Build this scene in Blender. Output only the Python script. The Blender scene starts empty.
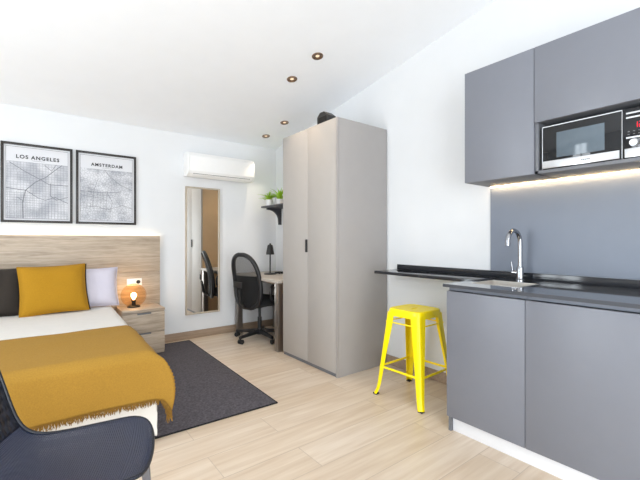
import bpy, bmesh, math, random
from mathutils import Vector, Matrix
from mathutils import noise as mnoise
random.seed(7)
R = math.radians
S = bpy.context.scene
COL = S.collection

# ------------------------------------------------------------------ camera, world, lights, exposure
YAW = 37.6
cam = bpy.data.cameras.new('camera'); cam.sensor_width = 36; cam.lens = 374/640*36; cam.clip_start = .02
cam_o = bpy.data.objects.new('camera', cam); COL.objects.link(cam_o)
cam_o.location = (0, 0, 1.18); cam_o.rotation_euler = (R(90), 0, R(-YAW)); S.camera = cam_o

w = bpy.data.worlds.new('daylight'); S.world = w; w.use_nodes = True
w.node_tree.nodes['Background'].inputs[0].default_value = (.86, .93, 1, 1)
w.node_tree.nodes['Background'].inputs[1].default_value = 1.0
S.view_settings.view_transform = 'Standard'; S.view_settings.look = 'None'
S.view_settings.gamma = 1; S.view_settings.use_curve_mapping = False
S.view_settings.exposure = 0.25
S.cycles.diffuse_bounces = 8
S.cycles.max_bounces = 16
S.cycles.glossy_bounces = 8
S.cycles.transparent_max_bounces = 16

def area(name, loc, rot, sx, sy, power, col):
    l = bpy.data.lights.new(name, 'AREA'); l.shape = 'RECTANGLE'; l.size = sx; l.size_y = sy
    l.energy = power; l.color = col
    o = bpy.data.objects.new(name, l); COL.objects.link(o); o.location = loc; o.rotation_euler = rot
    return o
# daylight entering by the left balcony window; soft fill added from an unseen rear one
area('daylight_left', (-2.20, 2.05, 1.25), (R(96), 0, R(-90)), 1.10, 2.1, 62, (.88, .94, 1))
area('rear_fill', (.0, -2.02, 1.25), (R(97), 0, 0), 2.4, 2.3, 128, (.92, .96, 1))

def spot(name, loc, power):
    l = bpy.data.lights.new(name, 'SPOT'); l.energy = power; l.color = (1, .80, .58); l.spot_size = R(75); l.spot_blend = .6
    l.shadow_soft_size = .03
    o = bpy.data.objects.new(name, l); COL.objects.link(o); o.location = loc
    return o

# ------------------------------------------------------------------ room constants
YB = 4.50          # back wall
XR = 2.69          # right (kitchen) wall
XL = -2.10         # left wall
YF = -1.90         # rear wall behind the viewpoint
def ceil_z(y): return 2.435 + .162*(YB - y)

# ------------------------------------------------------------------ material helpers
def lin(h):
    v = [int(h[i:i+2], 16)/255 for i in (0, 2, 4)]
    return tuple(c/12.92 if c <= .04045 else ((c+.055)/1.055)**2.4 for c in v) + (1,)
def mat(name, col, rough=.5, metal=0, var=.04, scale=30, bump=0, spec=.5, stretch=(1, 1, 1), sheen=0, coat=0):
    m = bpy.data.materials.new(name); m.use_nodes = True; nt = m.node_tree; N = nt.nodes; L = nt.links
    b = N['Principled BSDF']; b.inputs['Roughness'].default_value = rough; b.inputs['Metallic'].default_value = metal
    b.inputs['Specular IOR Level'].default_value = spec
    if sheen: b.inputs['Sheen Weight'].default_value = sheen
    if coat: b.inputs['Coat Weight'].default_value = coat; b.inputs['Coat Roughness'].default_value = .05
    c = lin(col) if isinstance(col, str) else col
    tc = N.new('ShaderNodeTexCoord'); mp = N.new('ShaderNodeMapping'); mp.inputs['Scale'].default_value = stretch
    L.new(tc.outputs['Object'], mp.inputs['Vector'])
    nz = N.new('ShaderNodeTexNoise'); nz.inputs['Scale'].default_value = scale; nz.inputs['Detail'].default_value = 4
    L.new(mp.outputs[0], nz.inputs['Vector'])
    rp = N.new('ShaderNodeValToRGB')
    rp.color_ramp.elements[0].position = .3; rp.color_ramp.elements[1].position = .7
    rp.color_ramp.elements[0].color = tuple(x*(1-var) for x in c[:3]) + (1,)
    rp.color_ramp.elements[1].color = tuple(min(1, x*(1+var)) for x in c[:3]) + (1,)
    L.new(nz.outputs['Fac'], rp.inputs['Fac']); L.new(rp.outputs[0], b.inputs['Base Color'])
    if bump:
        bp = N.new('ShaderNodeBump'); bp.inputs['Strength'].default_value = bump; bp.inputs['Distance'].default_value = .004
        L.new(nz.outputs['Fac'], bp.inputs['Height']); L.new(bp.outputs[0], b.inputs['Normal'])
    return m
def emit(name, col, strength):
    m = bpy.data.materials.new(name); m.use_nodes = True; nt = m.node_tree
    nt.nodes.remove(nt.nodes['Principled BSDF'])
    e = nt.nodes.new('ShaderNodeEmission'); e.inputs[0].default_value = lin(col); e.inputs[1].default_value = strength
    nt.links.new(e.outputs[0], nt.nodes['Material Output'].inputs[0]); return m
def thin_glass(name, col, refl=1.0, rough=.02):
    m = bpy.data.materials.new(name); m.use_nodes = True; nt = m.node_tree; N = nt.nodes; L = nt.links
    N.remove(N['Principled BSDF'])
    t = N.new('ShaderNodeBsdfTransparent'); t.inputs[0].default_value = col
    g = N.new('ShaderNodeBsdfGlossy'); g.inputs['Roughness'].default_value = rough
    lw = N.new('ShaderNodeLayerWeight'); f = N.new('ShaderNodeMath'); f.operation = 'POWER'; f.inputs[1].default_value = 4
    L.new(lw.outputs['Facing'], f.inputs[0])
    mu = N.new('ShaderNodeMath'); mu.operation = 'MULTIPLY'; mu.inputs[1].default_value = refl; mu.use_clamp = True
    mx = N.new('ShaderNodeMixShader')
    L.new(f.outputs[0], mu.inputs[0]); L.new(mu.outputs[0], mx.inputs[0]); L.new(t.outputs[0], mx.inputs[1]); L.new(g.outputs[0], mx.inputs[2])
    L.new(mx.outputs[0], N['Material Output'].inputs[0]); return m
def wood(name, dark, light, stretch=(.6, 9, 9), scale=4, rough=.5, bump=.06, distort=1.2):
    m = bpy.data.materials.new(name); m.use_nodes = True; nt = m.node_tree; N = nt.nodes; L = nt.links
    b = N['Principled BSDF']; b.inputs['Roughness'].default_value = rough
    tc = N.new('ShaderNodeTexCoord'); mp = N.new('ShaderNodeMapping'); mp.inputs['Scale'].default_value = stretch
    L.new(tc.outputs['Object'], mp.inputs['Vector'])
    n1 = N.new('ShaderNodeTexNoise'); n1.inputs['Scale'].default_value = scale; n1.inputs['Detail'].default_value = 6; n1.inputs['Distortion'].default_value = distort
    n2 = N.new('ShaderNodeTexNoise'); n2.inputs['Scale'].default_value = scale*6; n2.inputs['Detail'].default_value = 3
    L.new(mp.outputs[0], n1.inputs['Vector']); L.new(mp.outputs[0], n2.inputs['Vector'])
    mx = N.new('ShaderNodeMix'); mx.data_type = 'FLOAT'; mx.inputs[0].default_value = .35
    L.new(n1.outputs['Fac'], mx.inputs[2]); L.new(n2.outputs['Fac'], mx.inputs[3])
    rp = N.new('ShaderNodeValToRGB'); e = rp.color_ramp.elements
    e[0].position = .33; e[1].position = .66; e[0].color = lin(dark); e[1].color = lin(light)
    L.new(mx.outputs[0], rp.inputs['Fac']); L.new(rp.outputs[0], b.inputs['Base Color'])
    bp = N.new('ShaderNodeBump'); bp.inputs['Strength'].default_value = bump; bp.inputs['Distance'].default_value = .003
    L.new(mx.outputs[0], bp.inputs['Height']); L.new(bp.outputs[0], b.inputs['Normal'])
    return m
def floor_mat():
    m = bpy.data.materials.new('oak_look_planks'); m.use_nodes = True; nt = m.node_tree; N = nt.nodes; L = nt.links
    b = N['Principled BSDF']; b.inputs['Roughness'].default_value = .34
    tc = N.new('ShaderNodeTexCoord')
    br = N.new('ShaderNodeTexBrick'); br.offset = .37; br.offset_frequency = 2
    br.inputs['Scale'].default_value = 1; br.inputs['Brick Width'].default_value = 1.2; br.inputs['Row Height'].default_value = .22
    br.inputs['Mortar Size'].default_value = .0022; br.inputs['Mortar Smooth'].default_value = .1; br.inputs['Bias'].default_value = 0
    br.inputs['Color1'].default_value = lin('dac8b2'); br.inputs['Color2'].default_value = lin('e3d5c4'); br.inputs['Mortar'].default_value = lin('c6b5a3')
    L.new(tc.outputs['Object'], br.inputs['Vector'])
    mp = N.new('ShaderNodeMapping'); mp.inputs['Scale'].default_value = (.6, 8, 1); L.new(tc.outputs['Object'], mp.inputs['Vector'])
    # each plank takes its own slice of grain
    ad = N.new('ShaderNodeVectorMath'); ad.operation = 'MULTIPLY_ADD'; ad.inputs[1].default_value = (40, 40, 40)
    L.new(br.outputs['Color'], ad.inputs[0]); L.new(mp.outputs[0], ad.inputs[2])
    nz = N.new('ShaderNodeTexNoise'); nz.inputs['Scale'].default_value = 3.4; nz.inputs['Detail'].default_value = 8; nz.inputs['Distortion'].default_value = .4
    L.new(ad.outputs[0], nz.inputs['Vector'])
    rp = N.new('ShaderNodeValToRGB'); e = rp.color_ramp.elements; e[0].position = .3; e[1].position = .72
    e[0].color = lin('e8dfd6'); e[1].color = (1, 1, 1, 1)
    L.new(nz.outputs['Fac'], rp.inputs['Fac'])
    mx = N.new('ShaderNodeMix'); mx.data_type = 'RGBA'; mx.blend_type = 'MULTIPLY'; mx.inputs[0].default_value = .95
    L.new(br.outputs['Color'], mx.inputs[6]); L.new(rp.outputs[0], mx.inputs[7]); L.new(mx.outputs[2], b.inputs['Base Color'])
    bp = N.new('ShaderNodeBump'); bp.inputs['Strength'].default_value = .15; bp.inputs['Distance'].default_value = .002; bp.invert = True
    L.new(br.outputs['Fac'], bp.inputs['Height']); L.new(bp.outputs[0], b.inputs['Normal'])
    return m
def holes(name, col, rough, kx, ky, thr, spec=.5, metal=0, diag=False):
    """plastic or mesh pierced by a regular pattern of openings; reads the UV layer, in metres"""
    m = bpy.data.materials.new(name); m.use_nodes = True; nt = m.node_tree; N = nt.nodes; L = nt.links
    b = N['Principled BSDF']; b.inputs['Base Color'].default_value = lin(col); b.inputs['Roughness'].default_value = rough
    b.inputs['Specular IOR Level'].default_value = spec; b.inputs['Metallic'].default_value = metal
    tc = N.new('ShaderNodeTexCoord'); sp = N.new('ShaderNodeSeparateXYZ'); L.new(tc.outputs['UV'], sp.inputs[0])
    def math_(op, a, b_=None):
        n = N.new('ShaderNodeMath'); n.operation = op
        for i, v in enumerate((a, b_)):
            if v is None: continue
            if isinstance(v, (int, float)): n.inputs[i].default_value = v
            else: L.new(v, n.inputs[i])
        return n.outputs[0]
    X, Y = sp.outputs[0], sp.outputs[1]
    if diag: X, Y = math_('ADD', X, Y), math_('SUBTRACT', X, Y)
    sx = math_('SINE', math_('MULTIPLY', X, 2*math.pi*kx)); sy = math_('SINE', math_('MULTIPLY', Y, 2*math.pi*ky))
    pr = math_('MULTIPLY', sx, sy); g = math_('GREATER_THAN', math_('ABSOLUTE', pr), thr)
    t = N.new('ShaderNodeBsdfTransparent'); mx = N.new('ShaderNodeMixShader')
    L.new(g, mx.inputs[0]); L.new(b.outputs[0], mx.inputs[1]); L.new(t.outputs[0], mx.inputs[2])
    bp = N.new('ShaderNodeBump'); bp.inputs['Strength'].default_value = .5; bp.inputs['Distance'].default_value = .003
    L.new(pr, bp.inputs['Height']); L.new(bp.outputs[0], b.inputs['Normal'])
    L.new(mx.outputs[0], N['Material Output'].inputs[0]); return m
def map_mat(name, seed, blocks):
    """printed street plan: pale paper with fine grey street lines"""
    m = bpy.data.materials.new(name); m.use_nodes = True; nt = m.node_tree; N = nt.nodes; L = nt.links
    b = N['Principled BSDF']; b.inputs['Roughness'].default_value = .6
    tc = N.new('ShaderNodeTexCoord'); mp = N.new('ShaderNodeMapping'); mp.inputs['Location'].default_value = (seed, seed*2, seed)
    mp.inputs['Rotation'].default_value = (R(90), 0, 0)
    L.new(tc.outputs['Object'], mp.inputs['Vector'])
    v = N.new('ShaderNodeTexVoronoi'); v.feature = 'DISTANCE_TO_EDGE'; v.inputs['Scale'].default_value = 42
    if blocks == 'grid': v.inputs['Randomness'].default_value = .25
    L.new(mp.outputs[0], v.inputs['Vector'])
    r1 = N.new('ShaderNodeValToRGB'); e = r1.color_ramp.elements; e[0].position = .02; e[1].position = .12
    e[0].color = lin('b4b6bb'); e[1].color = lin('d9dade'); L.new(v.outputs['Distance'], r1.inputs['Fac'])
    n = N.new('ShaderNodeTexNoise'); n.inputs['Scale'].default_value = 7; n.inputs['Detail'].default_value = 5; L.new(mp.outputs[0], n.inputs['Vector'])
    r2 = N.new('ShaderNodeValToRGB'); e = r2.color_ramp.elements; e[0].position = .36; e[1].position = .6
    e[0].color = lin('c3c5cb'); e[1].color = lin('fafafa'); L.new(n.outputs['Fac'], r2.inputs['Fac'])
    mx = N.new('ShaderNodeMix'); mx.data_type = 'RGBA'; mx.blend_type = 'MULTIPLY'; mx.inputs[0].default_value = .9
    L.new(r1.outputs[0], mx.inputs[6]); L.new(r2.outputs[0], mx.inputs[7]); L.new(mx.outputs[2], b.inputs['Base Color'])
    return m

M = dict(
    wall=mat('white_wall_paint', 'e0e2e4', .75, var=.008, scale=6),
    ceiling=mat('white_ceiling_paint', 'f2f5f9', .8, var=.008, scale=6),
    floor=floor_mat(),
    oak=wood('pale_oak', '9f8e7b', 'cbbaa6', (.5, 8, 8), 4),
    oakv=wood('pale_oak_frame', 'a89c8b', 'c4b8a6', (8, 8, .6), 4),
    oakskirt=wood('oak_skirting', '8c7764', 'a8937e', (.6, 9, 9), 4),
    kitchen=mat('grey_satin_laminate', '787b84', .40, var=.012, scale=12),
    kitchen_dark=mat('grey_carcass', '6c6e73', .5, var=.02),
    splash=mat('blue_grey_panel', '79818f', .38, var=.015, scale=8),
    stone=mat('dark_slate_worktop', '2c2f35', .06, var=.05, scale=120, spec=.6, coat=.6),
    edge=mat('dark_edge_band', '3c3f46', .45, var=.03),
    stone2=mat('dark_slate_upstand', '292b30', .09, var=.08, scale=120),
    alu=mat('brushed_aluminium', 'c9ccd0', .32, 1, var=.03, scale=60, stretch=(1, 14, 14)),
    rail=mat('grey_grip_rail', '767b86', .4, .3, var=.01),
    plinth=mat('white_plinth', 'eceef2', .35, var=.01),
    wardrobe=mat('greige_laminate', 'aba6a1', .5, var=.012, scale=10),
    wardrobe_side=mat('greige_side', 'a09c9a', .5, var=.012, scale=10),
    tan=mat('tan_warm_light', 'cba982', .5, var=.02, scale=10),  # warm lamp light on the greige side, put into the colour
    black=mat('black_plastic', '1b1b1d', .45, var=.05),
    blackfab=mat('black_fabric', '0f1012', .9, var=.12, scale=200, bump=.1),
    chrome=mat('chrome', 'a6a8ad', .10, 1, var=.01),
    steel=mat('stainless_steel', 'd6d2cc', .34, .75, var=.02, scale=50),
    yellow=mat('yellow_lacquer', 'ffe604', .3, var=.01),
    rubber=mat('dark_rubber', '222222', .8),
    mustard=mat('mustard_wool', 'a27a2a', .95, var=.09, scale=160, bump=.25),
    mustard3=mat('mustard_fringe', '7f5c1e', .95, var=.2, scale=90),
    mustard2=mat('mustard_cotton', 'a87a08', .9, var=.06, scale=140, bump=.12),
    brown=mat('dark_brown_cotton', '2f2822', .9, var=.1, scale=150, bump=.12),
    white_fab=mat('white_cotton', 'eeecea', .9, var=.015, scale=25, bump=.05),
    cream_fab=mat('off_white_cotton', 'e3dfd9', .9, var=.015, scale=25, bump=.05),
    lav=mat('pale_lilac_cotton', 'cfcad6', .9, var=.02, scale=25, bump=.08),
    paper=mat('white_mount', 'd6d7db', .7, var=.005),
    ink=mat('black_ink', '1a1b1e', .7),
    ink2=mat('grey_ink', '73757b', .7),
    frame=mat('black_frame', '2a2624', .4, var=.05),
    white_pl=mat('white_plastic', 'f1f1f0', .35, var=.006),
    grey_pl=mat('grey_slot', '6c6e70', .6),
    rug=mat('charcoal_rug', '504c52', .95, var=.42, scale=75, bump=.5),
    mirror=mat('mirror_silver', 'e9e9e6', .015, 1, var=0),
    desk=wood('grey_oak_desk', '9f978d', 'b7b0a7', (8, .6, 8), 4),
    desk_leg=mat('champagne_metal', '8b8580', .3, .85, var=.03),
    shelf=mat('anthracite_shelf', '3f4044', .5, var=.05),
    leaf=mat('bright_leaf', 'a8d23c', .5, var=.3, scale=25),
    pot=mat('white_ceramic', 'eeeeec', .3, var=.01),
    soil=mat('potting_soil', '3a2d22', .95, var=.2),
    bronze=mat('bronze_ring', 'a08772', .25, 1, var=.05),
    dglass=mat('black_glass', '131519', .06, var=.02),
    mwin=mat('microwave_window', '5a6670', .1, var=.03),
    silver=mat('silver_trim', 'd6d8db', .28, .8, var=.02),
    red=emit('red_digits', 'ff2a3a', 1.6),
    led=emit('warm_led', 'ffe2b0', 13),
    led2=emit('warm_led_kitchen', 'ffdba8', 30),
    bulb=emit('warm_filament', 'ffc98a', 14),
    lens=emit('warm_lens', 'ffdcb8', 1.1),
    amber=thin_glass('amber_glass', (.965, .85, .71, 1), .45),
    pane=thin_glass('window_pane', (.97, .98, .98, 1), 1.0),
    upvc=mat('white_window_frame', 'f0f0f0', .4, var=.01),
    shell=holes('pierced_navy_shell', '1b2644', .30, 75, 75, .88, spec=1.0, diag=True),
    backmesh=holes('pierced_navy_back', '151a28', .4, 34, 14, .80, diag=False),
    navy=mat('navy_rim', '121722', .35, var=.03),
    greymetal=mat('grey_metal_leg', '7d7f86', .38, .7, var=.03),
    mesh=holes('black_mesh', '0e0e10', .7, 40, 17, .5, diag=True),
)

# ------------------------------------------------------------------ geometry helpers
class MB:
    def __init__(s): s.bm = bmesh.new()
    def _merge(s, b, mtx=None):
        me = bpy.data.meshes.new('t')
        if mtx is not None: b.transform(mtx)
        b.to_mesh(me); b.free(); s.bm.from_mesh(me); bpy.data.meshes.remove(me)
    def box(s, x0, x1, y0, y1, z0, z1, bev=0, seg=2, mtx=None):
        b = bmesh.new(); bmesh.ops.create_cube(b, size=1)
        for v in b.verts: v.co = Vector(((x0+x1)/2+v.co.x*(x1-x0), (y0+y1)/2+v.co.y*(y1-y0), (z0+z1)/2+v.co.z*(z1-z0)))
        if bev: bmesh.ops.bevel(b, geom=list(b.edges), offset=bev, segments=seg, profile=.5, affect='EDGES')
        s._merge(b, mtx); return s
    def tube(s, pts, r, n=10, close=False, caps=True):
        pts = [Vector(p) for p in pts]; m = len(pts); b = bmesh.new(); rings = []
        rr = r if isinstance(r, (list, tuple)) else [r]*m
        ref = None
        for i, p in enumerate(pts):
            if close: t = pts[(i+1) % m]-pts[i-1]
            else: t = pts[min(i+1, m-1)]-pts[max(i-1, 0)]
            t.normalize()
            if ref is None:
                ref = Vector((0, 0, 1)) if abs(t.z) < .9 else Vector((1, 0, 0))
            u = (ref-t*ref.dot(t)).normalized(); ref = u; v = t.cross(u)
            rings.append([b.verts.new(p+(u*math.cos(2*math.pi*k/n)+v*math.sin(2*math.pi*k/n))*rr[i]) for k in range(n)])
        for i in range(m if close else m-1):
            A, B = rings[i], rings[(i+1) % m]
            for k in range(n): b.faces.new((A[k], A[(k+1) % n], B[(k+1) % n], B[k]))
        if caps and not close: b.faces.new(rings[0][::-1]); b.faces.new(rings[-1])
        s._merge(b); return s
    def lathe(s, prof, c=(0, 0, 0), n=32, mtx=None):
        b = bmesh.new(); rings = []
        for (r, z) in prof:
            if r < 1e-6: rings.append([b.verts.new((c[0], c[1], c[2]+z))])
            else: rings.append([b.verts.new((c[0]+r*math.cos(2*math.pi*k/n), c[1]+r*math.sin(2*math.pi*k/n), c[2]+z)) for k in range(n)])
        for A, B in zip(rings, rings[1:]):
            for k in range(n):
                q = (k+1) % n
                if len(A) == 1 and len(B) == 1: continue
                if len(A) == 1: b.faces.new((A[0], B[q], B[k]))
                elif len(B) == 1: b.faces.new((A[k], A[q], B[0]))
                else: b.faces.new((A[k], A[q], B[q], B[k]))
        bmesh.ops.recalc_face_normals(b, faces=b.faces)
        s._merge(b, mtx); return s
    def prism(s, poly, axis, a, b_, bev=0):
        """poly in the two other axes (in x,y,z order), extruded along axis from a to b_"""
        b = bmesh.new()
        def P(p, t):
            return {'x': (t, p[0], p[1]), 'y': (p[0], t, p[1]), 'z': (p[0], p[1], t)}[axis]
        A = [b.verts.new(P(p, a)) for p in poly]; B = [b.verts.new(P(p, b_)) for p in poly]; n = len(poly)
        b.faces.new(A); b.faces.new(B[::-1])
        for k in range(n): b.faces.new((A[k], B[k], B[(k+1) % n], A[(k+1) % n]))
        bmesh.ops.recalc_face_normals(b, faces=b.faces)
        if bev: bmesh.ops.bevel(b, geom=list(b.edges), offset=bev, segments=2, profile=.5, affect='EDGES')
        s._merge(b); return s
    def grid(s, f, nu, nv, uvs=None, flip=False):
        """surface f(u,v), u,v in 0..1"""
        b = bmesh.new(); uvl = b.loops.layers.uv.new('UVMap') if uvs else None
        V = [[b.verts.new(f(i/nu, j/nv)) for j in range(nv+1)] for i in range(nu+1)]
        for i in range(nu):
            for j in range(nv):
                ids = [(i, j), (i+1, j), (i+1, j+1), (i, j+1)]
                if flip: ids = ids[::-1]
                fc = b.faces.new([V[p][q] for p, q in ids])
                if uvs:
                    for lp, (p, q) in zip(fc.loops, ids): lp[uvl].uv = uvs(p/nu, q/nv)
        s._merge(b); return s
    def build(s, name, material, parent=None, origin=None, angle=40, weld=False):
        if origin is None: origin = tuple(parent['_o']) if (parent is not None and '_o' in parent.keys()) else (0, 0, 0)
        if weld: bmesh.ops.remove_doubles(s.bm, verts=s.bm.verts, dist=1e-5)
        o_ = Vector(origin)
        for v in s.bm.verts: v.co -= o_
        me = bpy.data.meshes.new(name); s.bm.to_mesh(me); s.bm.free()
        for p in me.polygons: p.use_smooth = True
        me.set_sharp_from_angle(angle=R(angle))
        me.materials.append(M[material] if isinstance(material, str) else material)
        o = bpy.data.objects.new(name, me); COL.objects.link(o)
        if parent is not None:
            o.parent = parent
            if '_o' in parent.keys(): o['_o'] = list(parent['_o'])
        else: o.location = origin
        return o
def tag(o, label=None, cat=None, group=None, kind=None):
    for k, v in (('label', label), ('category', cat), ('group', group), ('kind', kind)):
        if v: o[k] = v
    return o
def thing(name, loc, label, cat, group=None, rz=0, local=False):
    """Empty at a thing's base; with local=False its parts are given in room coordinates"""
    o = bpy.data.objects.new(name, None); COL.objects.link(o); o.location = loc; o.rotation_euler = (0, 0, rz)
    o.empty_display_size = .1
    if not local: o['_o'] = list(loc)
    return tag(o, label, cat, group)
def struct(o): o['kind'] = 'structure'; return o
def copy_part(o, parent):
    c = o.copy(); COL.objects.link(c); c.parent = parent
    for ch in list(o.children): copy_part(ch, c)
    return c
def copy_thing(o, loc, label, group=None, rz=None):
    c = o.copy(); COL.objects.link(c); c.location = loc
    if rz is not None: c.rotation_euler = (0, 0, rz)
    for ch in list(o.children): copy_part(ch, c)
    return tag(c, label, None, group)
def smooth(x): x = max(0, min(1, x)); return x*x*(3-2*x)

# ================================================================== THE SETTING
struct(MB().box(XL-.2, XR+.2, YF-.2, YB+.2, -.12, 0).build('floor', 'floor'))
b = MB(); b.prism([(YF-.2, ceil_z(YF-.2)), (YB+.2, ceil_z(YB+.2)), (YB+.2, ceil_z(YB+.2)+.15), (YF-.2, ceil_z(YF-.2)+.15)], 'x', XL-.2, XR+.2)
struct(b.build('ceiling', 'ceiling'))
struct(MB().box(XL-.2, XR+.2, YB, YB+.2, 0, ceil_z(YB)+.02).build('wall_back', 'wall'))
b = MB(); b.prism([(YF, 0), (YB, 0), (YB, ceil_z(YB)+.02), (YF, ceil_z(YF)+.02)], 'x', XR, XR+.2); struct(b.build('wall_right', 'wall'))
# left wall with its balcony window
WY0, WY1, WZ0, WZ1 = 1.50, 2.60, .2, 2.3
b = MB()
b.prism([(YF, 0), (WY0, 0), (WY0, ceil_z(WY0)+.02), (YF, ceil_z(YF)+.02)], 'x', XL-.2, XL)
b.prism([(WY1, 0), (YB, 0), (YB, ceil_z(YB)+.02), (WY1, ceil_z(WY1)+.02)], 'x', XL-.2, XL)
b.box(XL-.2, XL, WY0, WY1, 0, WZ0)
b.prism([(WY0, WZ1), (WY1, WZ1), (WY1, ceil_z(WY1)+.02), (WY0, ceil_z(WY0)+.02)], 'x', XL-.2, XL)
struct(b.build('wall_left', 'wall'))
# rear wall; its unseen opening is added for the soft fill light
RX0, RX1, RZ1 = -1.3, 1.3, 2.45
b = MB(); zt = ceil_z(YF)+.02
b.box(XL-.2, RX0, YF-.2, YF, 0, zt); b.box(RX1, XR+.2, YF-.2, YF, 0, zt); b.box(RX0, RX1, YF-.2, YF, RZ1, zt)
struct(b.build('wall_rear', 'wall'))
def window(name, axis, at, a0, a1, z0, z1, n):
    fb = MB(); t = .05
    def bx(p0, p1, q0, q1, d=.035):
        if axis == 'x': fb.box(at-d, at+d, p0, p1, q0, q1, .004)
        else: fb.box(p0, p1, at-d, at+d, q0, q1, .004)
    bx(a0, a1, z0, z0+t); bx(a0, a1, z1-t, z1)
    for k in range(n+1):
        c = a0+(a1-a0)*k/n; lo = max(a0, c-t*.8); hi = min(a1, c+t*.8); bx(lo, hi, z0, z1, .03)
    o = struct(fb.build(name, 'upvc'))
    pb = MB()
    if axis == 'x': pb.box(at-.003, at+.003, a0+.01, a1-.01, z0+.01, z1-.01)
    else: pb.box(a0+.01, a1-.01, at-.003, at+.003, z0+.01, z1-.01)
    pb.build('pane', 'pane', o)
    return o
window('window_1', 'x', XL-.06, WY0, WY1, WZ0, WZ1, 2)
window('rear_fill_window', 'y', YF-.06, RX0, RX1, .02, RZ1, 3)  # unseen rear window, added to let the fill light in
# skirting
struct(MB().box(XL, XR, YB-.013, YB, 0, .09, .003).build('baseboard_back', 'oakskirt'))
struct(MB().box(XR-.013, XR, 1.42, YB-.013, 0, .09, .003).build('baseboard_right', 'oakskirt'))
struct(MB().box(XL, XL+.013, YF, YB-.013, 0, .09, .003).build('baseboard_left', 'oakskirt'))

# ================================================================== KITCHEN
KX = 2.03      # base door fronts
KY = 1.355     # far end of the base run
def base_unit(y0, y1, label, first):
    t = thing('base_cabinet', ((KX+XR)/2, (y0+y1)/2, 0), label, 'cabinet', 'grey kitchen base units')
    b = MB(); ca, cb, p = y0+.0005, y1-.0005, .017
    b.box(KX+.022, XR-.001, ca, ca+p, .097, .868); b.box(KX+.022, XR-.001, cb-p, cb, .097, .868)
    b.box(KX+.022, XR-.001, ca+p, cb-p, .097, .097+p); b.box(XR-.01, XR-.001, ca+p, cb-p, .097+p, .868)
    b.build('carcass', 'kitchen_dark', t, weld=True)
    MB().box(KX, KX+.02, y0+.0015, y1-.0015, .096, .866, .0015).build('door', 'kitchen', t)
    MB().box(KX+.03, KX+.05, y0+.0005, y1-.0005, .869, .8905).build('grip_rail', 'rail', t)
    if first: MB().box(KX+.022, KX+.045, y1-.018, y1-.0005, 0, .096).build('end_panel', 'kitchen_dark', t)
    return t
base_unit(.89, KY, 'grey base cabinet below the sink, nearest the yellow stool', True)
base_unit(.29, .89, 'wide grey base cabinet under the plain worktop, right of the sink cabinet', False)
tag(MB().box(KX+.04, KX+.055, .288, KY-.019, 0, .0955, .001).build('kitchen_plinth', 'plinth', origin=(KX+.05, .5, 0)),
    'white plinth strip along the floor below the grey base cabinets', 'plinth')
# worktop with sink cut-out
SX0, SX1, SY0, SY1 = 2.20, 2.45, 1.0, 1.28
WT0, WT1 = .891, .909
wx0 = KX-.012
FE = .004
b = MB()
b.box(wx0+FE, SX0, .288, KY+.018, WT0, WT1); b.box(SX1, XR-.001, .288, KY+.018, WT0, WT1)
b.box(SX0, SX1, .288, SY0, WT0, WT1); b.box(SX0, SX1, SY1, KY+.018, WT0, WT1)
t = thing('worktop', (2.35, .5, WT0), 'glossy dark slate kitchen worktop with a steel sink let into it', 'worktop')
b.build('slab', 'stone', t, weld=True)
MB().box(wx0, wx0+FE, .288, KY+.018, WT0, WT1).build('front_edge', 'edge', t)
# steel sink
t = thing('sink', ((SX0+SX1)/2, (SY0+SY1)/2, .80), 'small rectangular stainless steel sink set in the dark worktop', 'sink')
b = MB(); g = .0015; x0, x1, y0, y1 = SX0+g, SX1-g, SY0+g, SY1-g; zb = .80; th = .004
b.box(x0, x1, y0, y1, zb, zb+th)
for q in ((x0, x0+th, y0, y1), (x1-th, x1, y0, y1), (x0, x1, y0, y0+th), (x0, x1, y1-th, y1)): b.box(*q, zb, WT1+.0005)
b.build('basin', 'steel', t)
b = MB()
r = .006
b.box(x0-r, x1+r, y0-r, y0+.002, WT1+.0003, WT1+.0022, .0006); b.box(x0-r, x1+r, y1-.002, y1+r, WT1+.0003, WT1+.0022, .0006)
b.box(x0-r, x0+.002, y0, y1, WT1+.0003, WT1+.0022, .0006); b.box(x1-.002, x1+r, y0, y1, WT1+.0003, WT1+.0022, .0006)
b.build('rim', 'steel', t)
MB().lathe([(0, .001), (.022, .002), (.03, 0)], ((x0+x1)/2, (y0+y1)/2, zb+th), 24).build('drain', 'chrome', t)
# upstand, splashback, breakfast ledge
LY0, LY1 = KY+.019, 2.335
tag(MB().box(XR-.016, XR-.001, .288, 2.305, WT1+.0005, .956, .001).build('upstand', 'stone2', origin=(XR, 1, WT1)),
    'low dark upstand running along the wall behind worktop and ledge', 'upstand')
tag(MB().box(2.405, XR-.001, LY0, LY1, .884, .9085, .002).build('breakfast_ledge', 'stone2', origin=(2.55, 1.85, .884)),
    'narrow dark wall ledge above the yellow stool, reaching towards the wardrobe', 'ledge')
SPY = 1.42
tag(MB().box(XR-.008, XR-.001, .288, SPY, .957, 1.566).build('splashback', 'splash', origin=(XR, .5, .957)),
    'blue-grey splashback panel between worktop and wall cabinets', 'splashback')
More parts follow.
